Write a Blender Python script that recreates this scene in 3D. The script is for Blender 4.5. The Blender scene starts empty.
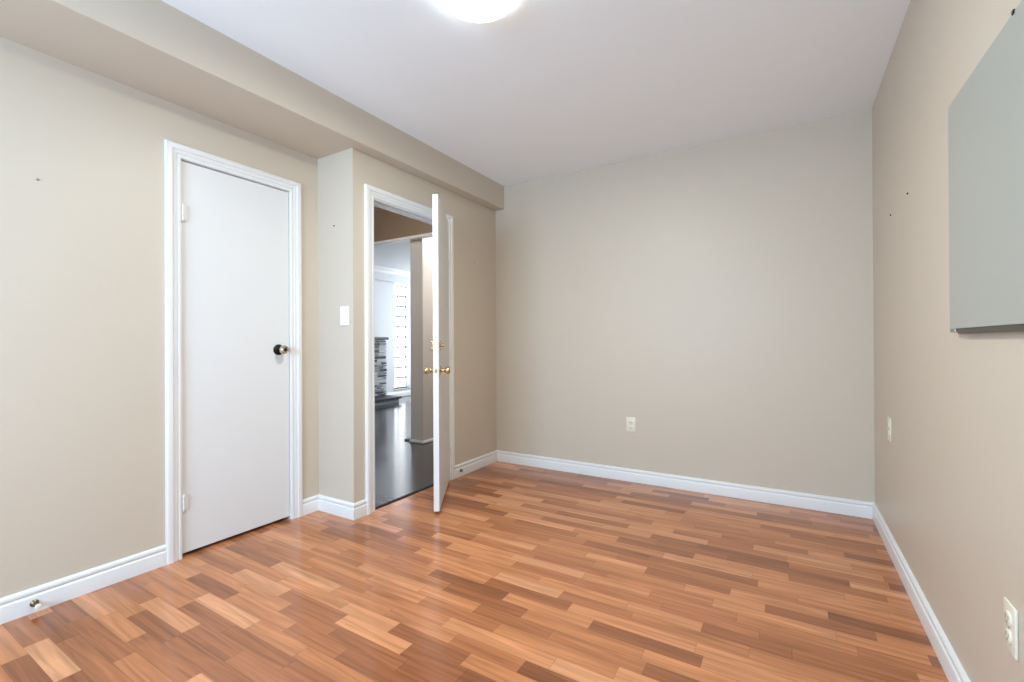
import bpy, bmesh, math, random
from mathutils import Vector, Matrix

sc = bpy.context.scene
C = sc.collection

# ---------------------------------------------------------------- camera
F_PX = 458.264
YAW, PITCH, ROLL = math.radians(31.1144), math.radians(0.1752), math.radians(-0.3027)
fw = Vector((-math.sin(YAW)*math.cos(PITCH), math.cos(YAW)*math.cos(PITCH), math.sin(PITCH)))
rt = Vector((math.cos(YAW), math.sin(YAW), 0)); up = rt.cross(fw)
rt, up = rt*math.cos(ROLL) + up*math.sin(ROLL), up*math.cos(ROLL) - rt*math.sin(ROLL)
cam = bpy.data.cameras.new('camera'); co = bpy.data.objects.new('camera', cam); C.objects.link(co)
m = Matrix((rt, up, -fw)).transposed().to_4x4(); m.translation = (0, 0, 1.03)
co.matrix_world = m
cam.sensor_width = 36; cam.lens = F_PX/1024*36; cam.clip_start = 0.02
sc.camera = co

# ---------------------------------------------------------------- world, daylight, exposure
w = bpy.data.worlds.new('world'); sc.world = w; w.use_nodes = True
w.node_tree.nodes['Background'].inputs[0].default_value = (0.80, 0.90, 1.0, 1)
w.node_tree.nodes['Background'].inputs[1].default_value = 1.0

def area(name, loc, aim, sx, sy, power, col):
    l = bpy.data.lights.new(name, 'AREA'); l.shape = 'RECTANGLE'; l.size = sx; l.size_y = sy
    l.energy = power; l.color = col
    o = bpy.data.objects.new(name, l); C.objects.link(o); o.location = loc
    o.rotation_euler = Vector(aim).to_track_quat('-Z', 'Y').to_euler()
    return o
# daylight through the room's window (in the wall behind the camera) plus an added fill light brightening the living room, no window behind it
area('daylight_bedroom_window', (-1.25, -1.54, 1.38), (0, 1, 0), 1.70, 1.30, 128, (0.52, 0.745, 0.985))
area('living_room_fill', (-5.0, 7.90, 1.35), (0, -1, 0), 1.70, 1.40, 72, (0.88, 0.94, 1.0))

sc.view_settings.view_transform = 'Standard'
sc.view_settings.look = 'None'
sc.view_settings.gamma = 1
sc.view_settings.use_curve_mapping = False
sc.view_settings.exposure = 0.10
sc.cycles.use_denoising = True
sc.cycles.max_bounces = 12
sc.cycles.diffuse_bounces = 8
sc.cycles.sample_clamp_indirect = 6

# ---------------------------------------------------------------- measures
XA, XB, XR, YB, YN, YF = -2.507, -2.186, 0.422, 3.353, 1.820, -1.450
XC, HB, H = -2.096, 2.179, 2.377
BH = 0.092

# ---------------------------------------------------------------- materials
def lin(c):
    c = c/255
    return c/12.92 if c <= 0.04045 else ((c+0.055)/1.055)**2.4
def rgb(r, g, b): return (lin(r), lin(g), lin(b), 1)

def mat(name, col, rough=0.5, metal=0.0, spec=0.5, noise=0.0, nscale=8, bump=0.0, bscale=200, coat=0.0):
    m = bpy.data.materials.new(name); m.use_nodes = True
    nt = m.node_tree; b = nt.nodes['Principled BSDF']
    b.inputs['Roughness'].default_value = rough; b.inputs['Metallic'].default_value = metal
    b.inputs['Specular IOR Level'].default_value = spec; b.inputs['Coat Weight'].default_value = coat
    tc = nt.nodes.new('ShaderNodeTexCoord')
    n = nt.nodes.new('ShaderNodeTexNoise'); n.inputs['Scale'].default_value = nscale; n.inputs['Detail'].default_value = 4
    nt.links.new(tc.outputs['Object'], n.inputs['Vector'])
    mr = nt.nodes.new('ShaderNodeMapRange')
    mr.inputs['To Min'].default_value = 1-noise; mr.inputs['To Max'].default_value = 1+noise
    nt.links.new(n.outputs['Fac'], mr.inputs['Value'])
    vm = nt.nodes.new('ShaderNodeVectorMath'); vm.operation = 'SCALE'; vm.inputs[0].default_value = col[:3]
    nt.links.new(mr.outputs[0], vm.inputs['Scale']); nt.links.new(vm.outputs[0], b.inputs['Base Color'])
    if bump:
        n2 = nt.nodes.new('ShaderNodeTexNoise'); n2.inputs['Scale'].default_value = bscale; n2.inputs['Detail'].default_value = 3
        nt.links.new(tc.outputs['Object'], n2.inputs['Vector'])
        bp = nt.nodes.new('ShaderNodeBump'); bp.inputs['Strength'].default_value = bump; bp.inputs['Distance'].default_value = 0.002
        nt.links.new(n2.outputs['Fac'], bp.inputs['Height']); nt.links.new(bp.outputs[0], b.inputs['Normal'])
    return m

def emis(name, col, strength):
    m = mat(name, col, 0.3)
    b = m.node_tree.nodes['Principled BSDF']
    b.inputs['Emission Color'].default_value = col; b.inputs['Emission Strength'].default_value = strength
    return m

WALL = mat('beige_wall_paint', rgb(200, 189.5, 174.5), 0.42, spec=0.35, noise=0.012, nscale=1.5, bump=0.12, bscale=160)
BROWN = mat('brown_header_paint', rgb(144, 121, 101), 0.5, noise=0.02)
HALLP = mat('greige_hall_paint', rgb(212, 206, 202), 0.45, spec=0.35, noise=0.012, nscale=1.5)
CEIL = mat('white_ceiling_paint', rgb(243, 250, 255), 0.8, spec=0.2, noise=0.01, bump=0.1, bscale=120)
WHITE = mat('white_trim_paint', rgb(225, 226, 227), 0.32, spec=0.5, noise=0.008, nscale=5)
DOORW = mat('white_door_paint', rgb(220, 221, 222), 0.38, spec=0.5, noise=0.008, nscale=3, bump=0.04, bscale=60)
LIVW = mat('pale_living_room_paint', rgb(226, 230, 234), 0.6, spec=0.3, noise=0.01)
BRASS = mat('polished_brass', rgb(212, 186, 128), 0.2, 1.0, noise=0.05, nscale=30)
NICKEL = mat('aged_nickel', rgb(196, 184, 166), 0.16, 1.0, noise=0.05, nscale=40)
OLDBRASS = mat('aged_brass', rgb(120, 100, 72), 0.3, 1.0, noise=0.1, nscale=40)
BLACKM = mat('blackened_metal', rgb(34, 30, 27), 0.35, 0.6, noise=0.1, nscale=50)
DARK = mat('dark_gap', rgb(25, 22, 20), 0.8, noise=0.1)
IVORY = mat('ivory_plastic', rgb(224, 220, 204), 0.35, noise=0.01)
WPLAST = mat('white_plastic', rgb(244, 244, 248), 0.3, noise=0.01)
SLOT = mat('socket_slot', rgb(128, 120, 104), 0.6, noise=0.05)
BOARD = mat('grey_board_surface', rgb(163, 166, 160), 0.30, spec=0.5, noise=0.008, nscale=2)
BRAIL = mat('dark_board_rail', rgb(74, 72, 64), 0.4, 0.4, noise=0.05)
ALU = mat('grey_aluminium', rgb(150, 150, 148), 0.35, 0.7, noise=0.05)
RUBBER = mat('white_rubber', rgb(226, 220, 208), 0.6, noise=0.02)
SLATE = mat('dark_slate', rgb(52, 54, 58), 0.5, noise=0.2, nscale=15, bump=0.3, bscale=60)
STONES = [mat('stone_pale', rgb(196, 200, 204), 0.8, noise=0.15, nscale=20, bump=0.5, bscale=60),
          mat('stone_mid', rgb(140, 144, 150), 0.8, noise=0.2, nscale=20, bump=0.5, bscale=60),
          mat('stone_dark', rgb(72, 74, 80), 0.8, noise=0.25, nscale=20, bump=0.5, bscale=60)]
MORTAR = mat('stone_mortar', rgb(170, 172, 174), 0.9, noise=0.1)
LAMP = emis('lamp_glass', (0.92, 0.99, 1.0, 1), 6.0)
BLOCK = emis('daylit_glass_block', (0.93, 0.97, 1.0, 1), 2.5)
PANE = bpy.data.materials.new('window_pane'); PANE.use_nodes = True
_nt = PANE.node_tree; _nt.nodes.remove(_nt.nodes['Principled BSDF'])
_mx = _nt.nodes.new('ShaderNodeMixShader'); _mx.inputs[0].default_value = 0.08
_tr = _nt.nodes.new('ShaderNodeBsdfTransparent'); _gl = _nt.nodes.new('ShaderNodeBsdfGlossy'); _gl.inputs['Roughness'].default_value = 0.02
_nt.links.new(_tr.outputs[0], _mx.inputs[1]); _nt.links.new(_gl.outputs[0], _mx.inputs[2])
_nt.links.new(_mx.outputs[0], _nt.nodes['Material Output'].inputs[0])

def plank_material(name, row_w, cell, stops, rough, seam, grain=0.22, seed=0.0, rvar=0.05):
    """strips along X: rows across Y, random lengths (1-D Voronoi per row), grain along X"""
    m = bpy.data.materials.new(name); m.use_nodes = True
    nt = m.node_tree; b = nt.nodes['Principled BSDF']; N = nt.nodes.new; L = nt.links.new
    def math_(op, a, c=None, d=None):
        n = N('ShaderNodeMath'); n.operation = op
        for i, v in enumerate((a, c, d)):
            if v is None: continue
            if isinstance(v, (int, float)): n.inputs[i].default_value = v
            else: L(v, n.inputs[i])
        return n.outputs[0]
    tc = N('ShaderNodeTexCoord'); sp = N('ShaderNodeSeparateXYZ'); L(tc.outputs['Object'], sp.inputs[0])
    x, y = sp.outputs[0], sp.outputs[1]
    v = math_('DIVIDE', math_('ADD', y, 20.0+seed), row_w)
    row = math_('FLOOR', v); fr = math_('FRACT', v)
    wv = math_('ADD', math_('DIVIDE', x, cell), math_('MULTIPLY', row, 37.37))
    vo = N('ShaderNodeTexVoronoi'); vo.voronoi_dimensions = '1D'; vo.feature = 'F1'
    vo.inputs['Scale'].default_value = 1; vo.inputs['Randomness'].default_value = 0.82; L(wv, vo.inputs['W'])
    ve = N('ShaderNodeTexVoronoi'); ve.voronoi_dimensions = '1D'; ve.feature = 'DISTANCE_TO_EDGE'
    ve.inputs['Scale'].default_value = 1; ve.inputs['Randomness'].default_value = 0.82; L(wv, ve.inputs['W'])
    sc_ = N('ShaderNodeSeparateColor'); L(vo.outputs['Color'], sc_.inputs[0])
    rnd, rnd2 = sc_.outputs[0], sc_.outputs[1]
    ramp = N('ShaderNodeValToRGB'); cr = ramp.color_ramp
    while len(cr.elements) < len(stops): cr.elements.new(0.5)
    for e, (p, c) in zip(cr.elements, stops): e.position = p; e.color = c
    L(rnd, ramp.inputs[0])
    # grain
    cx = N('ShaderNodeCombineXYZ')
    L(math_('ADD', math_('MULTIPLY', x, 2.2), math_('MULTIPLY', rnd2, 50.0)), cx.inputs[0])
    L(math_('ADD', math_('MULTIPLY', y, 40.0), math_('MULTIPLY', rnd, 31.0)), cx.inputs[1])
    gn = N('ShaderNodeTexNoise'); gn.inputs['Scale'].default_value = 1.0; gn.inputs['Detail'].default_value = 5
    gn.inputs['Distortion'].default_value = 1.1; L(cx.outputs[0], gn.inputs['Vector'])
    gm = N('ShaderNodeMapRange'); gm.inputs['From Min'].default_value = 0.28; gm.inputs['From Max'].default_value = 0.72
    gm.inputs['To Min'].default_value = 1-grain; gm.inputs['To Max'].default_value = 1+grain*0.75
    L(gn.outputs['Fac'], gm.inputs['Value'])
    vm = N('ShaderNodeVectorMath'); vm.operation = 'SCALE'; L(ramp.outputs[0], vm.inputs[0]); L(gm.outputs[0], vm.inputs['Scale'])
    # seams
    e1 = math_('LESS_THAN', math_('MULTIPLY', ve.outputs['Distance'], cell), 0.0011)
    edge = math_('MINIMUM', fr, math_('SUBTRACT', 1.0, fr))
    e2 = math_('LESS_THAN', math_('MULTIPLY', edge, row_w), 0.0009)
    e = math_('MAXIMUM', e1, e2)
    vs = N('ShaderNodeVectorMath'); vs.operation = 'SCALE'; L(vm.outputs[0], vs.inputs[0])
    L(math_('SUBTRACT', 1.0, math_('MULTIPLY', e, seam)), vs.inputs['Scale'])
    L(vs.outputs[0], b.inputs['Base Color'])
    rg = math_('ADD', math_('MULTIPLY', gn.outputs['Fac'], rvar), rough)
    L(rg, b.inputs['Roughness'])
    bp = N('ShaderNodeBump'); bp.inputs['Strength'].default_value = 0.04; bp.inputs['Distance'].default_value = 0.001
    L(gn.outputs['Fac'], bp.inputs['Height']); L(bp.outputs[0], b.inputs['Normal'])
    return m

LAMINATE = plank_material('cherry_strip_laminate', 0.063, 0.36, [
    (0.0, rgb(138, 84, 54)), (0.2, rgb(156, 97, 63)), (0.45, rgb(174, 111, 73)),
    (0.72, rgb(191, 126, 84)), (0.9, rgb(199, 136, 95)), (1.0, rgb(205, 145, 104))], 0.15, 0.26, grain=0.32)
HALLFLOOR = plank_material('dark_grey_laminate', 0.12, 0.9, [
    (0.0, rgb(64, 63, 67)), (0.5, rgb(74, 71, 72)), (1.0, rgb(92, 90, 93))], 0.13, 0.35, grain=0.25)

# ---------------------------------------------------------------- mesh helpers
def box(bm, x0, x1, y0, y1, z0, z1, mi=0):
    x0, x1 = sorted((x0, x1)); y0, y1 = sorted((y0, y1)); z0, z1 = sorted((z0, z1))
    v = [bm.verts.new(p) for p in ((x0,y0,z0),(x1,y0,z0),(x1,y1,z0),(x0,y1,z0),(x0,y0,z1),(x1,y0,z1),(x1,y1,z1),(x0,y1,z1))]
    for f in ((0,3,2,1),(4,5,6,7),(0,1,5,4),(1,2,6,5),(2,3,7,6),(3,0,4,7)):
        fc = bm.faces.new([v[i] for i in f]); fc.material_index = mi
    return v

def bbox(bm, x0, x1, y0, y1, z0, z1, r=0.002, seg=2, mi=0):
    v = box(bm, x0, x1, y0, y1, z0, z1, mi)
    es = {e for q in v for e in q.link_edges}
    bmesh.ops.bevel(bm, geom=list(es), offset=r, segments=seg, affect='EDGES', profile=0.5)

def lathe(bm, prof, origin, axis, n=32):
    """prof: (radius, distance along axis) pairs; closed at both ends if radius is 0"""
    a = Vector(axis).normalized(); u = a.orthogonal().normalized(); v = a.cross(u); o = Vector(origin)
    rings = []
    for r, h in prof:
        if r < 1e-6: rings.append([bm.verts.new(o + a*h)])
        else: rings.append([bm.verts.new(o + a*h + (u*math.cos(t)+v*math.sin(t))*r) for t in [2*math.pi*i/n for i in range(n)]])
    for A, B in zip(rings, rings[1:]):
        for i in range(n):
            j = (i+1) % n
            q = [A[i % len(A)], A[j % len(A)], B[j % len(B)], B[i % len(B)]]
            q = [x for k, x in enumerate(q) if x not in q[:k]]
            if len(q) > 2: bm.faces.new(q)
    for R in (rings[0], rings[-1]):
        if len(R) > 2: bm.faces.new(R)

def obj(name, bm, mats, parent=None, smooth=False):
    bmesh.ops.recalc_face_normals(bm, faces=bm.faces)
    me = bpy.data.meshes.new(name); bm.to_mesh(me); bm.free()
    for mm in (mats if isinstance(mats, (list, tuple)) else [mats]): me.materials.append(mm)
    o = bpy.data.objects.new(name, me); C.objects.link(o)
    if smooth:
        for p in me.polygons: p.use_smooth = True
        me.set_sharp_from_angle(angle=math.radians(40))
    if parent:
        o.parent = parent; o.matrix_parent_inverse = parent.matrix_world.inverted()
    return o

def tag(o, label=None, cat=None, group=None, kind=None):
    if label: o['label'] = label
    if cat: o['category'] = cat
    if group: o['group'] = group
    if kind: o['kind'] = kind
    return o

def empty(name, loc, rot=None):
    o = bpy.data.objects.new(name, None); o.empty_display_size = 0.05
    mw = (rot.to_4x4() if rot else Matrix.Identity(4)); mw.translation = loc
    o.matrix_world = mw; C.objects.link(o)
    bpy.context.view_layer.update()
    return o

def lobj(name, bm, mats, parent, smooth=False):
    """a part modelled in its thing's own axes"""
    o = obj(name, bm, mats, None, smooth); o.parent = parent
    return o

def sweep(points, prof, N, split=False, flip=False):
    """prof (a, b): a = in-plane offset to the side of the path, b = along N. Mitred."""
    P = [Vector(p) for p in points]; N = Vector(N).normalized(); n = len(P)
    D = [(P[i+1]-P[i]).normalized() for i in range(n-1)]
    S = [d.cross(N)*(-1 if flip else 1) for d in D]
    offs = []
    for i in range(n):
        if i == 0: offs.append(S[0])
        elif i == n-1: offs.append(S[-1])
        else:
            q = (S[i-1]+S[i]).normalized(); offs.append(q/max(0.2, q.dot(S[i])))
    out = []
    bm = bmesh.new()
    for i in range(n-1):
        A = [bm.verts.new(P[i] + offs[i]*a + N*b) for a, b in prof]
        B = [bm.verts.new(P[i+1] + offs[i+1]*a + N*b) for a, b in prof]
        k = len(prof)
        for j in range(k):
            bm.faces.new([A[j], A[(j+1) % k], B[(j+1) % k], B[j]])
        if split or i == 0: bm.faces.new(A)
        if split or i == n-2: bm.faces.new(B[::-1])
        if split: out.append(bm); bm = bmesh.new()
    if split: bm.free(); return out
    bmesh.ops.remove_doubles(bm, verts=bm.verts, dist=1e-5)
    return bm

def structure(name, bm, m, label, cat, parent=None, smooth=False):
    o = obj(name, bm, m, parent, smooth)
    if not parent: tag(o, label, cat, kind='structure')
    return o

# ---------------------------------------------------------------- room shell
OC0, OC1, OCT = 1.062, 1.636, 1.928      # closet opening (y, y, z)
OD0, OD1, ODT = 1.968, 2.687, 1.927      # entry opening
bm = bmesh.new(); box(bm, XB-0.012, XR+0.1, YF-0.1, YB+0.1, -0.10, 0.0); box(bm, XA-0.72, XB-0.012, YF-0.1, YN+0.02, -0.10, 0.0)
structure('floor', bm, LAMINATE, 'reddish brown three-strip wood laminate floor of the empty room', 'floor')
bm = bmesh.new(); box(bm, XB-0.1, XR+0.1, YF-0.1, YB+0.1, H, H+0.1); box(bm, XA-0.72, XB-0.1, YF-0.1, YN+0.1, H, H+0.1)
structure('ceiling', bm, CEIL, 'flat white painted ceiling above the laminate room', 'ceiling')
bm = bmesh.new()
T = 0.1
box(bm, XA-T, XA, YF, OC0, 0, H); box(bm, XA-T, XA, OC1, YN+T, 0, H); box(bm, XA-T, XA, OC0, OC1, OCT, H)
structure('wall_left', bm, WALL, 'beige wall holding the closed white closet door', 'wall')
bm = bmesh.new(); box(bm, XA, XB, YN, YN+0.09, 0, H)
structure('wall_return', bm, WALL, 'narrow pale beige return wall with the light switch', 'wall')
bm = bmesh.new()
box(bm, XB-T, XB, YN+0.09, OD0, 0, H); box(bm, XB-T, XB, OD1, YB, 0, H); box(bm, XB-T, XB, OD0, OD1, ODT, H)
structure('wall_entry', bm, WALL, 'tan wall around the open doorway to the hall', 'wall')
bm = bmesh.new(); box(bm, XB-T, XR+T, YB, YB+T, 0, H)
structure('wall_back', bm, WALL, 'wide plain beige wall at the far end of the room', 'wall')
bm = bmesh.new(); box(bm, XR, XR+T, YF, YB, 0, H)
structure('wall_right', bm, WALL, 'long beige wall that carries the grey board', 'wall')
WX0, WX1, WZ0, WZ1 = -2.15, -0.35, 0.70, 2.06
bm = bmesh.new()
box(bm, XA-T, WX0, YF-T, YF, 0, H); box(bm, WX1, XR+T, YF-T, YF, 0, H)
box(bm, WX0, WX1, YF-T, YF, 0, WZ0); box(bm, WX0, WX1, YF-T, YF, WZ1, H)
structure('wall_front', bm, WALL, 'beige wall with the room window, facing the wide plain wall', 'wall')
bm = bmesh.new(); bbox(bm, XA-T, XC, YF, YB, HB, H+0.01, 0.003)
structure('ceiling_bulkhead', bm, WALL, 'long beige boxed bulkhead running under the ceiling over both doors', 'bulkhead')
# closet interior
bm = bmesh.new()
box(bm, XA-0.72, XA-0.62, YF, YN+T, 0, H); box(bm, XA-0.62, XA-T, YN, YN+T, 0, H); box(bm, XA-0.62, XA-T, YF-T, YF, 0, H)
structure('wall_closet', bm, WALL, 'inner walls of the closet behind the closed door', 'wall')

# window of the room
wn = tag(empty('window_1', (-1.25, YF-0.05, WZ0)), 'white framed window in the wall facing the wide plain wall', 'window', kind='structure')
bm = bmesh.new(); fr = 0.05
for a, b_, c, d in ((WX0, WX1, WZ0, WZ0+fr), (WX0, WX1, WZ1-fr, WZ1), (WX0, WX0+fr, WZ0+fr, WZ1-fr), (WX1-fr, WX1, WZ0+fr, WZ1-fr), (-1.275, -1.225, WZ0+fr, WZ1-fr)):
    bbox(bm, a, b_, YF-0.07, YF-0.02, c, d, 0.003)
obj('window_frame', bm, WHITE, wn)
bm = bmesh.new(); box(bm, WX0+0.02, WX1-0.02, YF-0.05, YF-0.046, WZ0+0.02, WZ1-0.02); obj('pane', bm, PANE, wn)
bm = bmesh.new(); bbox(bm, WX0-0.05, WX1+0.05, YF-0.02, YF+0.04, WZ0-0.025, WZ0, 0.004); obj('window_sill', bm, WHITE, wn)

# baseboards
BP = [(0, 0), (0.0145, 0), (0.0145, 0.058), (0.0135, 0.062), (0.0095, 0.065), (0.0090, 0.069), (0.0120, 0.073),
      (0.0125, 0.079), (0.0105, 0.086), (0.0065, 0.0905), (0.0, BH)]
UP = (0, 0, 1)
bb = sweep([(XA, YF, 0), (XA, OC0-0.062, 0)], BP, UP)
structure('baseboard_left', bb, WHITE, 'white moulded baseboard below the wall before the closet door', 'baseboard', smooth=True)
segs = sweep([(XA, OC1+0.062, 0), (XA, YN, 0), (XB, YN, 0), (XB, OD0-0.062, 0)], BP, UP, split=True)
for s, nm, lb in zip(segs, ('baseboard_closet_corner', 'baseboard_return', 'baseboard_corner'),
                     ('short white baseboard between closet casing and return wall', 'white baseboard under the light switch wall',
                      'very short white baseboard between return wall and doorway casing')):
    structure(nm, s, WHITE, lb, 'baseboard', smooth=True)
segs = sweep([(XB, OD1+0.062, 0), (XB, YB, 0), (XR, YB, 0), (XR, YF, 0)], BP, UP, split=True)
for s, nm, lb in zip(segs, ('baseboard_entry', 'baseboard_back', 'baseboard_right'),
                     ('white baseboard between doorway casing and the far corner', 'long white baseboard under the wide plain wall',
                      'long white baseboard under the wall with the grey board')):
    structure(nm, s, WHITE, lb, 'baseboard', smooth=True)

# casings and jambs
CP = [(0, 0), (0, 0.009), (0.003, 0.0115), (0.011, 0.0115), (0.013, 0.0075), (0.018, 0.0075), (0.021, 0.011), (0.036, 0.0125),
      (0.040, 0.0175), (0.056, 0.0185), (0.062, 0.0175), (0.066, 0.014), (0.067, 0.011), (0.067, 0)]
def casing_set(n, X, y0, y1, zt, jd, stop_at, label):
    i0, i1, it = y0+0.004, y1-0.004, zt-0.004      # casing inner edge
    t = tag(empty('trim_%d' % n, (X, (y0+y1)/2, 0)), label, 'door casing', kind='structure')
    bm = sweep([(X, i0, 0), (X, i0, it), (X, i1, it), (X, i1, 0)], CP, (1, 0, 0), flip=(True))
    obj('casing', bm, WHITE, t, smooth=True)
    bm = bmesh.new(); th = 0.005 if n == 1 else 0.012                                   # jamb lining, a little inside the casing's edge
    box(bm, X-jd, X+0.001, y0-0.001, y0+th, 0, zt); box(bm, X-jd, X+0.001, y1-th, y1+0.001, 0, zt); box(bm, X-jd, X+0.001, y0, y1, zt-th, zt+0.001)
    obj('jamb', bm, WHITE, t)
    bm = bmesh.new(); s0 = X-stop_at                              # door stop strips
    box(bm, s0-0.03, s0, y0+th, y0+th+0.011, 0, zt-th); box(bm, s0-0.03, s0, y1-th-0.011, y1-th, 0, zt-th); box(bm, s0-0.03, s0, y0+th, y1-th, zt-th-0.011, zt-th)
    obj('door_stop_strip', bm, WHITE, t)
    return t
casing_set(1, XA, OC0, OC1, OCT, T, 0.045, 'white moulded casing framing the closed closet door')
casing_set(2, XB, OD0, OD1, ODT, T, 0.040, 'white moulded casing framing the open doorway')
bm = sweep([(XB-T, OD0+0.004, 0), (XB-T, OD0+0.004, ODT-0.004), (XB-T, OD1-0.004, ODT-0.004), (XB-T, OD1-0.004, 0)], CP, (-1, 0, 0), flip=True)
bm.free()
bm = bmesh.new(); bbox(bm, XB-0.032, XB-0.008, OD0+0.012, OD1-0.012, -0.002, 0.006, 0.002)
structure('trim_3', bm, DARK, 'dark threshold strip where laminate meets the hall floor', 'threshold')

# ---------------------------------------------------------------- hinges and knobs
def hinge(parent, name, x, y, z, leafdir):
    """knuckle barrel standing proud of the room face, with its two leaves"""
    bm = bmesh.new()
    for k in range(3): lathe(bm, [(0, 0), (0.0048, 0), (0.0055, 0.001), (0.0055, 0.0235), (0.0048, 0.0245), (0, 0.0245)], (x, y, z-0.037+k*0.0248), UP, 16)
    lathe(bm, [(0, 0), (0.003, 0.001), (0.0042, 0.003), (0.003, 0.0055), (0, 0.006)], (x, y, z+0.037), UP, 12)
    lathe(bm, [(0, 0), (0.003, 0.001), (0.0042, 0.003), (0.003, 0.0055), (0, 0.006)], (x, y, z-0.043), UP, 12)
    box(bm, x-0.006, x-0.002, y-0.022*leafdir, y+0.018*leafdir, z-0.037, z+0.037)
    return bm
def knob(bm, o, ax, s=1.0):
    lathe(bm, [(0, 0.0), (0.012*s, 0.0), (0.0115*s, 0.018*s), (0.0125*s, 0.024*s), (0.019*s, 0.031*s), (0.0245*s, 0.040*s),
               (0.0255*s, 0.048*s), (0.0235*s, 0.056*s), (0.0195*s, 0.0605*s), (0.018*s, 0.0595*s), (0.010*s, 0.0585*s), (0, 0.0585*s)], o, ax, 32)

# closet door (closed, flush slab)
d1 = tag(empty('door_1', (XA-0.008, OC0+0.014, 0)), 'closed flush white closet door with a dark knob', 'door', kind='structure')
LX1 = XA-0.005
bm = bmesh.new(); bbox(bm, LX1-0.035, LX1, OC0+0.008, OC1-0.008, 0.018, OCT-0.010, 0.0015)
obj('door_leaf', bm, DOORW, d1)
for z in (1.666, 0.265):
    h = obj('hinge', hinge(d1, 'hinge', XA+0.007, OC0+0.0105, z, 1), WHITE, d1, True); h['label'] = 'white painted hinge'
ky, kz = 1.562, 0.995
bm = bmesh.new(); lathe(bm, [(0, 0), (0.031, 0), (0.031, 0.003), (0.028, 0.007), (0.018, 0.010), (0, 0.010)], (LX1, ky, kz), (1, 0, 0), 40)
r = obj('rosette', bm, BLACKM, d1, True); r['label'] = 'black round rosette'
bm = bmesh.new(); knob(bm, (LX1+0.008, ky, kz), (1, 0, 0)); k = obj('door_knob', bm, NICKEL, d1, True)
bm = bmesh.new(); lathe(bm, [(0, 0), (0.009, 0), (0.009, 0.0015), (0.007, 0.0025), (0, 0.0025)], (LX1+0.0665, ky, kz), (1, 0, 0), 24)
kb = obj('knob_button', bm, BLACKM, k, True); kb['label'] = 'dark round button in the knob'

# entry door (open)
TH = math.radians(33.6)
LEN, LT, LZ0, LZ1 = 0.674, 0.034, 0.020, 1.922
hx, hy = -2.168, 2.685
dv = Vector((math.sin(TH), -math.cos(TH), 0)); tv = Vector((math.cos(TH), math.sin(TH), 0))   # along the leaf; out of its room face
R = Matrix((dv, tv, Vector((0, 0, 1)))).transposed()
d2 = tag(empty('door_2', (hx, hy, 0), R), 'open white entry door swung into the room, seen edge-on', 'door', kind='structure')
bm = bmesh.new(); bbox(bm, 0, LEN, -LT, 0, LZ0, LZ1, 0.0015)
lobj('door_leaf', bm, DOORW, d2)
for sgn, y0 in ((1, 0.0), (-1, -LT)):
    s = 'room' if sgn > 0 else 'hall'
    bm = bmesh.new(); lathe(bm, [(0, 0), (0.030, 0), (0.030, 0.002), (0.026, 0.006), (0.016, 0.009), (0, 0.009)], (LEN-0.062, y0, 0.862), (0, sgn, 0), 36)
    lobj('rosette', bm, BRASS, d2, True)
    bm = bmesh.new(); knob(bm, (LEN-0.062, y0+sgn*0.006, 0.862), (0, sgn, 0), 0.9); lobj('door_knob', bm, BRASS, d2, True)
bm = bmesh.new(); bbox(bm, LEN-0.0005, LEN+0.0015, -LT/2-0.012, -LT/2+0.012, 0.834, 0.890, 0.001)
lobj('latch_plate', bm, WHITE, d2)
bm = bmesh.new(); bbox(bm, LEN, LEN+0.010, -LT/2-0.006, -LT/2+0.006, 0.852, 0.872, 0.002); lobj('latch_bolt', bm, ALU, d2)
# surface bolt lock above the knobs: turn piece, keeper and cylinder
bm = bmesh.new()
for dz in (0.024, -0.024): lathe(bm, [(0, 0), (0.006, 0), (0.0065, 0.004), (0.004, 0.008), (0, 0.009)], (LEN-0.045, 0.0, 1.015+dz), (0, 1, 0), 16)
lathe(bm, [(0, 0), (0.020, 0), (0.020, 0.004), (0.012, 0.008), (0.009, 0.014), (0.011, 0.020), (0.009, 0.025), (0, 0.026)], (LEN-0.045, 0.0, 1.015), (0, 1, 0), 24)
lobj('lock_turn', bm, BRASS, d2, True)
bm = bmesh.new()
bbox(bm, LEN-0.070, LEN-0.020, -LT-0.004, -LT, 0.986, 1.044, 0.0015)
for dz in (0.022, -0.018): lathe(bm, [(0, 0), (0.008, 0), (0.0085, 0.012), (0.006, 0.016), (0, 0.017)], (LEN-0.045, -LT-0.003, 1.015+dz), (0, -1, 0), 16)
lobj('lock_plate', bm, BRASS, d2, True)
for z in (1.66, 0.96, 0.262):
    bm = hinge(d2, 'hinge', 0.001, 0.006, z, 0)
    bbox(bm, -0.002, 0.020, 0.0002, 0.002, z-0.037, z+0.037, 0.0005)
    h = lobj('hinge', bm, WHITE, d2, True); h['label'] = 'white painted hinge'

# ---------------------------------------------------------------- ceiling light
LMX, LMY = -0.999, 1.419
cl = tag(empty('ceiling_light', (LMX, LMY, H)), 'lit round white glass flush light on the white ceiling', 'ceiling light')
bm = bmesh.new(); lathe(bm, [(0, 0), (0.140, 0), (0.140, -0.010), (0.137, -0.013), (0, -0.013)], (LMX, LMY, H), UP, 64)
obj('base_plate', bm, WHITE, cl, True)
bm = bmesh.new()
pr = [(0.150, -0.014)] + [(0.150*math.cos(t), -0.020-0.050*math.sin(t)) for t in [math.pi/2*i/12 for i in range(12)]] + [(0, -0.070)]
lathe(bm, [(0.134, -0.014)] + pr, (LMX, LMY, H), UP, 64)
obj('glass_shade', bm, LAMP, cl, True)
ll = bpy.data.lights.new('lamp_light', 'AREA'); ll.shape = 'DISK'; ll.size = 0.16; ll.energy = 24.5; ll.color = (1.0, 1.0, 0.87)
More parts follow.
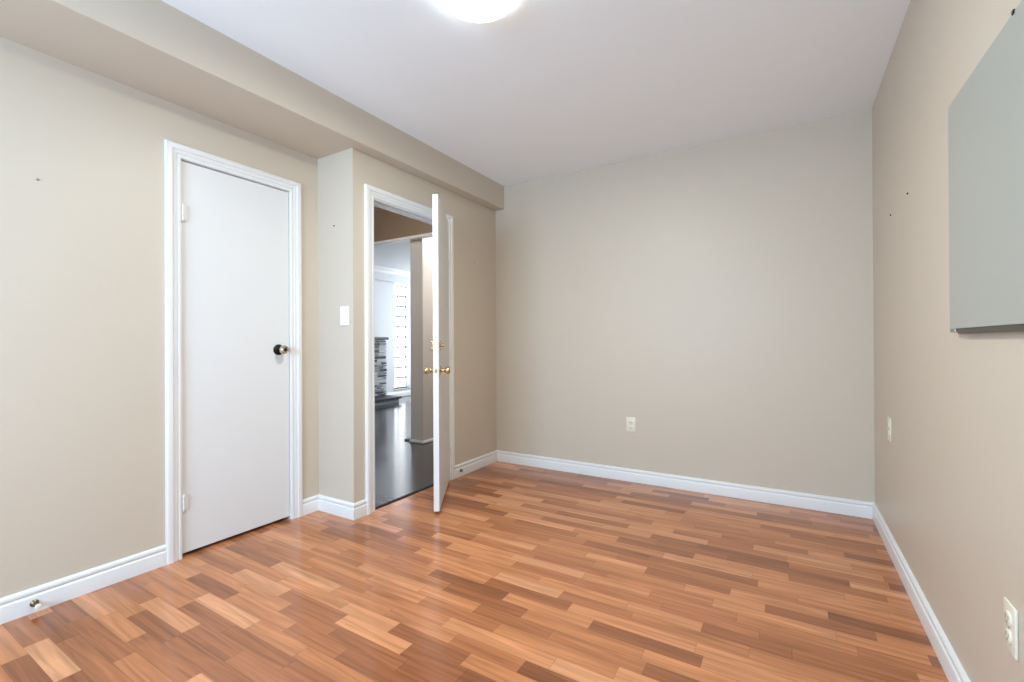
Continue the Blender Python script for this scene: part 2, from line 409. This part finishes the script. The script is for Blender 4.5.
lo = bpy.data.objects.new('lamp_light', ll); C.objects.link(lo); lo.location = (LMX, LMY, H-0.072)

# ---------------------------------------------------------------- grey board on the right wall
bd = tag(empty('wall_board', (XR, 1.35, 1.056)), 'large blank grey board mounted on the beige wall', 'board')
bm = bmesh.new(); bbox(bm, 0.402, 0.412, 0.90, 1.802, 1.062, 1.708, 0.0012); obj('panel', bm, BOARD, bd)
bm = bmesh.new(); box(bm, 0.412, XR, 0.93, 1.775, 1.09, 1.68); p = obj('backing', bm, BRAIL, bd)
bm = bmesh.new(); bbox(bm, 0.4035, 0.4205, 0.92, 1.735, 1.0475, 1.0625, 0.0015); o = obj('bottom_rail', bm, BRAIL, bd); o['label'] = 'dark metal bottom rail'
bm = bmesh.new(); bbox(bm, 0.4015, 0.4205, 1.752, 1.798, 1.052, 1.0625, 0.0015); obj('end_cap', bm, ALU, bd)
bm = bmesh.new(); bbox(bm, 0.3995, 0.4030, 1.341, 1.350, 1.702, 1.711, 0.001); bbox(bm, 0.3995, 0.420, 1.342, 1.349, 1.7082, 1.711, 0.0008)
o = obj('clip', bm, BLACKM, bd); o['label'] = 'small black holding clip'

# ---------------------------------------------------------------- outlets and switch
def outlet(loc, normal, label, hgt=0.114, wid=0.070, grp=None):
    """duplex outlet; local: x across, z up, y out of the wall"""
    n = Vector(normal); xx = n.cross(Vector(UP))
    Rm = Matrix((xx, n, Vector(UP))).transposed()
    t = tag(empty('wall_outlet', loc, Rm), label, 'wall outlet', group=grp)
    bm = bmesh.new(); bbox(bm, -wid/2, wid/2, 0, 0.006, -hgt/2, hgt/2, 0.0028, 3); lobj('cover_plate', bm, IVORY, t, True)
    for s in (1, -1):
        bm = bmesh.new(); cz = s*0.0195
        lathe(bm, [(0, 0), (0.0165, 0), (0.0165, 0.0085), (0.0155, 0.0092), (0, 0.0092)], (0, 0, cz), (0, 1, 0), 28)
        so = lobj('socket', bm, IVORY, t, True)
        bm = bmesh.new()
        for sx in (-0.0062, 0.0062): box(bm, sx-0.0011, sx+0.0011, 0.0090, 0.0096, cz+0.0, cz+0.0085)
        lathe(bm, [(0, 0), (0.0024, 0), (0.0024, 0.0005), (0, 0.0005)], (0, 0.0091, cz-0.0065), (0, 1, 0), 12)
        q = lobj('socket_slots', bm, SLOT, so)
    bm = bmesh.new(); lathe(bm, [(0, 0), (0.0032, 0), (0.0028, 0.0012), (0, 0.0014)], (0, 0.0058, 0), (0, 1, 0), 12); lobj('screw', bm, ALU, t, True)
    return t
outlet((-1.0, YB, 0.419), (0, -1, 0), 'ivory double outlet low on the wide plain wall', 0.108)
outlet((XR, 2.866, 0.598), (-1, 0, 0), 'small ivory outlet beyond the board near the far corner of its wall', 0.114)
outlet((XR, 1.444, 0.390), (-1, 0, 0), 'ivory double outlet low on the wall beneath the grey board', 0.110, 0.064)

ls = tag(empty('light_switch', (-2.258, YN, 1.193)), 'white light switch on the narrow return wall', 'light switch')
bm = bmesh.new(); bbox(bm, -2.258-0.037, -2.258+0.037, YN-0.006, YN, 1.193-0.056, 1.193+0.056, 0.0028, 3); obj('cover_plate', bm, WPLAST, ls, True)
bm = bmesh.new(); bbox(bm, -2.258-0.0165, -2.258+0.0165, YN-0.0085, YN-0.005, 1.193-0.033, 1.193+0.033, 0.0012)
v = box(bm, -2.258-0.014, -2.258+0.014, YN-0.0125, YN-0.0075, 1.193-0.030, 1.193+0.001)
obj('rocker', bm, WPLAST, ls)
for dz in (0.046, -0.046):
    bm = bmesh.new(); lathe(bm, [(0, 0), (0.003, 0), (0.0026, 0.001), (0, 0.0012)], (-2.258, YN-0.0058, 1.193+dz), (0, -1, 0), 12); obj('screw', bm, ALU, ls, True)

# ---------------------------------------------------------------- little things on walls
def screw(loc, normal, label, m=BLACKM):
    bm = bmesh.new()
    lathe(bm, [(0, 0), (0.0045, 0), (0.0045, 0.0015), (0.003, 0.004), (0.0012, 0.0045), (0.0012, 0.0035), (0, 0.0035)], loc, normal, 14)
    return tag(obj('wall_screw', bm, m, None, True), label, 'screw')
screw((XA, 0.575, 1.676), (1, 0, 0), 'tiny dark screw in the beige wall before the closet door', ALU)
screw((-2.353, YN, 1.742), (0, -1, 0), 'tiny dark screw high above the light switch')
screw((XB, 3.032, 1.685), (1, 0, 0), 'tiny screw in the tan wall between doorway and bulkhead end', ALU)
screw((XR, 2.443, 1.631), (-1, 0, 0), 'tiny dark screw in the wall, the one closer to the grey board')
screw((XR, 2.807, 1.628), (-1, 0, 0), 'tiny dark screw in the wall, the one closer to the room corner')

def door_stop(loc, normal, label, L=0.055, tip=RUBBER):
    n = Vector(normal)
    t = tag(empty('door_stop', loc), label, 'door stop')
    bm = bmesh.new()
    lathe(bm, [(0, 0), (0.013, 0), (0.013, 0.003), (0.007, 0.008), (0.0055, 0.010), (0.0055, L-0.016), (0.008, L-0.012), (0, L-0.012)], loc, n, 24)
    obj('post', bm, OLDBRASS, t, True)
    bm = bmesh.new(); lathe(bm, [(0, L-0.012), (0.0095, L-0.012), (0.010, L-0.003), (0.007, L), (0, L)], loc, n, 24)
    obj('rubber_tip', bm, tip, t, True)
    return t
door_stop((XA+0.0145, 0.560, 0.036), (1, 0, 0), 'small metal door stop with pale tip on baseboard before the closet')
door_stop((XB+0.0145, 2.822, 0.045), (1, 0, 0), 'tiny dark door stop on baseboard beyond the open door', 0.018, ALU)

# ---------------------------------------------------------------- hall and living room
bm = bmesh.new(); box(bm, -6.6, XB-0.012, YN+0.02, 8.2, -0.1, -0.004)
structure('floor_hall', bm, HALLFLOOR, 'dark grey glossy plank floor beyond the doorway', 'floor')
bm = bmesh.new(); box(bm, -6.6, XB-T, YN+0.09, 3.5, 2.50, 2.60); box(bm, -3.3, XB-T, 3.5, 4.7, 2.50, 2.60)
structure('ceiling_hall', bm, WALL, 'shaded beige hall ceiling seen over the doorway opening', 'ceiling')
bm = bmesh.new(); box(bm, -6.6, XA-T, YN+T, YN+T+0.02, 0, 2.6)
box(bm, XB-T, XB, YN, YB, H+0.1, 2.6)
structure('wall_hall_side', bm, WALL, 'beige side wall of the hall', 'wall')
bm = bmesh.new(); box(bm, XB-T, XB, YB+T, 4.7, 0, 2.6); box(bm, -3.205, XB-T, 4.6, 4.7, 0, 2.6)
structure('wall_hall_end', bm, WALL, 'beige end wall of the hall behind the open door', 'wall')
bm = bmesh.new(); box(bm, -3.375, -3.205, 3.545, 8.0, 0, 2.6)
structure('wall_pillar', bm, HALLP, 'beige wall end standing like a pillar beyond the doorway', 'wall')
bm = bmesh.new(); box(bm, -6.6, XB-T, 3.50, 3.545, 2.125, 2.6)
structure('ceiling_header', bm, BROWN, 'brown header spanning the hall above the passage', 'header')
bm = bmesh.new(); bbox(bm, -6.4, XB-T, 3.475, 3.545, 2.095, 2.125, 0.004)
structure('trim_4', bm, WHITE, 'white strip of trim along the bottom of the hall header', 'trim')
bm = bmesh.new(); box(bm, -6.6, -3.375, 3.545, 8.2, 2.38, 2.48)
structure('ceiling_living', bm, LIVW, 'pale ceiling of the living room beyond the hall', 'ceiling')
GY0, GY1, GZ0, GZ1 = 6.285, 6.72, 0.155, 2.145
bm = bmesh.new(); X0, X1 = -6.6, -6.4
box(bm, X0, X1, 1.9, GY0, 0, 2.5); box(bm, X0, X1, GY1, 8.2, 0, 2.5); box(bm, X0, X1, GY0, GY1, 0, GZ0); box(bm, X0, X1, GY0, GY1, GZ1, 2.5)
structure('wall_living', bm, LIVW, 'pale living room wall with the glass block window', 'wall')
bm = bmesh.new(); box(bm, -6.6, -3.2, 8.0, 8.2, 0, 2.5)
structure('wall_living_end', bm, LIVW, 'pale end wall of the living room', 'wall')
bm = bmesh.new(); bbox(bm, -6.4, -6.22, 3.56, 8.0, 2.16, 2.38, 0.004)
structure('ceiling_soffit', bm, LIVW, 'pale soffit along the top of the living room wall', 'soffit')
bm = sweep([(-6.22, 3.56, 2.38), (-6.22, 8.0, 2.38)], [(0, 0), (0.07, 0), (0.066, -0.012), (0.045, -0.03), (0.02, -0.06), (0.012, -0.085), (0, -0.09)], UP)
structure('trim_5', bm, WHITE, 'white crown moulding on the living room soffit', 'trim', smooth=True)
bm = sweep([(-6.4, 5.97, 0), (-6.4, 8.0, 0)], [(0, 0), (0.016, 0), (0.016, 0.075), (0.010, 0.085), (0.006, 0.10), (0, 0.10)], UP)
structure('baseboard_living', bm, WHITE, 'white baseboard under the glass block window', 'baseboard', smooth=True)
bm = sweep([(-3.375, 8, 0), (-3.375, 3.545, 0), (-3.205, 3.545, 0), (-3.205, 4.6, 0)], [(0, 0), (0.012, 0), (0.012, 0.018), (0.006, 0.026), (0, 0.028)], UP)
structure('baseboard_pillar', bm, WHITE, 'thin white base strip around the pillar-like wall end', 'baseboard')

g = tag(empty('window_2', (-6.53, (GY0+GY1)/2, GZ0)), 'tall narrow bright glass block window in the living room', 'window', kind='structure')
rows = 10; bh = (GZ1-GZ0)/rows; cols = 2; bw = (GY1-GY0)/cols
GROUT = mat('block_grout', rgb(140, 146, 152), 0.8, noise=0.05)
bm = bmesh.new(); box(bm, -6.58, -6.54, GY0, GY1, GZ0, GZ1)
for i in range(rows+1): box(bm, -6.54, -6.524, GY0, GY1, max(GZ0, GZ0+i*bh-0.014), min(GZ1, GZ0+i*bh+0.014))
for j in range(cols+1): box(bm, -6.54, -6.5245, max(GY0, GY0+j*bw-0.009), min(GY1, GY0+j*bw+0.009), GZ0, GZ1)
obj('grout', bm, GROUT, g)
for i in range(rows):
    for j in range(cols):
        bm = bmesh.new(); bbox(bm, -6.56, -6.530, GY0+j*bw+0.007, GY0+(j+1)*bw-0.007, GZ0+i*bh+0.009, GZ0+(i+1)*bh-0.009, 0.008)
        obj('glass_block', bm, BLOCK, g)
bm = bmesh.new(); bbox(bm, -6.53, -6.38, GY0-0.02, GY1+0.02, GZ0-0.02, GZ0, 0.004); obj('window_sill', bm, WHITE, g)

rnd = random.Random(4)
fp = tag(empty('fireplace', (-6.3, 5.3, 0)), 'low stacked stone fireplace with dark cap and hearth in the living room', 'fireplace')
bm = bmesh.new(); box(bm, -6.395, -6.215, 4.45, 5.875, 0, 1.09); obj('core', bm, MORTAR, fp)
bm = bmesh.new(); z = 0.105
while z < 1.06:
    hh = min(rnd.choice((0.032, 0.042, 0.055)), 1.09-z); y = 5.89
    while y > 4.5:
        ww = rnd.uniform(0.07, 0.22)
        dx = rnd.uniform(0, 0.018)
        bbox(bm, -6.225, -6.200+dx, y-ww+0.006, y, z+0.004, z+hh-0.004, 0.004, 1, rnd.choice((0, 0, 1, 2, 2)))
        y -= ww
    z += hh
obj('stone_face', bm, STONES, fp)
bm = bmesh.new(); bbox(bm, -6.395, -6.165, 4.45, 5.92, 1.09, 1.135, 0.006); o = obj('mantel_cap', bm, SLATE, fp); o['label'] = 'dark stone cap'
bm = bmesh.new(); bbox(bm, -6.20, -5.84, 4.45, 5.84, -0.004, 0.06, 0.004); obj('hearth_base', bm, STONES[1], fp)
bm = bmesh.new(); bbox(bm, -6.20, -5.81, 4.45, 5.88, 0.06, 0.10, 0.006); o = obj('hearth_slab', bm, SLATE, fp); o['label'] = 'dark hearth slab'

# small floor register by the pillar
vr = tag(empty('floor_register', (-3.45, 3.62, -0.004)), 'small grey metal floor vent beside the pillar-like wall end', 'floor vent')
bm = bmesh.new(); bbox(bm, -3.50, -3.395, 3.575, 3.665, -0.004, 0.010, 0.002); obj('vent_frame', bm, ALU, vr)
for i in range(5):
    bm = bmesh.new(); x = -3.492+0.020*i; bbox(bm, x, x+0.010, 3.585, 3.655, 0.010, 0.014, 0.001); obj('slat', bm, ALU, vr)

# hall lamp behind the door, plus an added one brightening wall end and header
def unseen_hall_lamp(x, y, z, power, label):
    t = tag(empty('unseen_hall_light', (x, y, z)), label, 'ceiling light')
    bm = bmesh.new(); lathe(bm, [(0, 0), (0.13, 0), (0.13, -0.02), (0.10, -0.055), (0.05, -0.07), (0, -0.073)], (x, y, z), UP, 32)
    obj('glass_shade', bm, emis('unseen_lamp_glass', (0.93, 0.97, 1.0, 1), power), t, True)
unseen_hall_lamp(-2.72, 4.05, 2.50, 110, 'round lit flush light on the hall ceiling behind the open door')
unseen_hall_lamp(-3.0, 2.45, 2.50, 55, 'added unseen light on the hall ceiling, brightening the wall end and header')
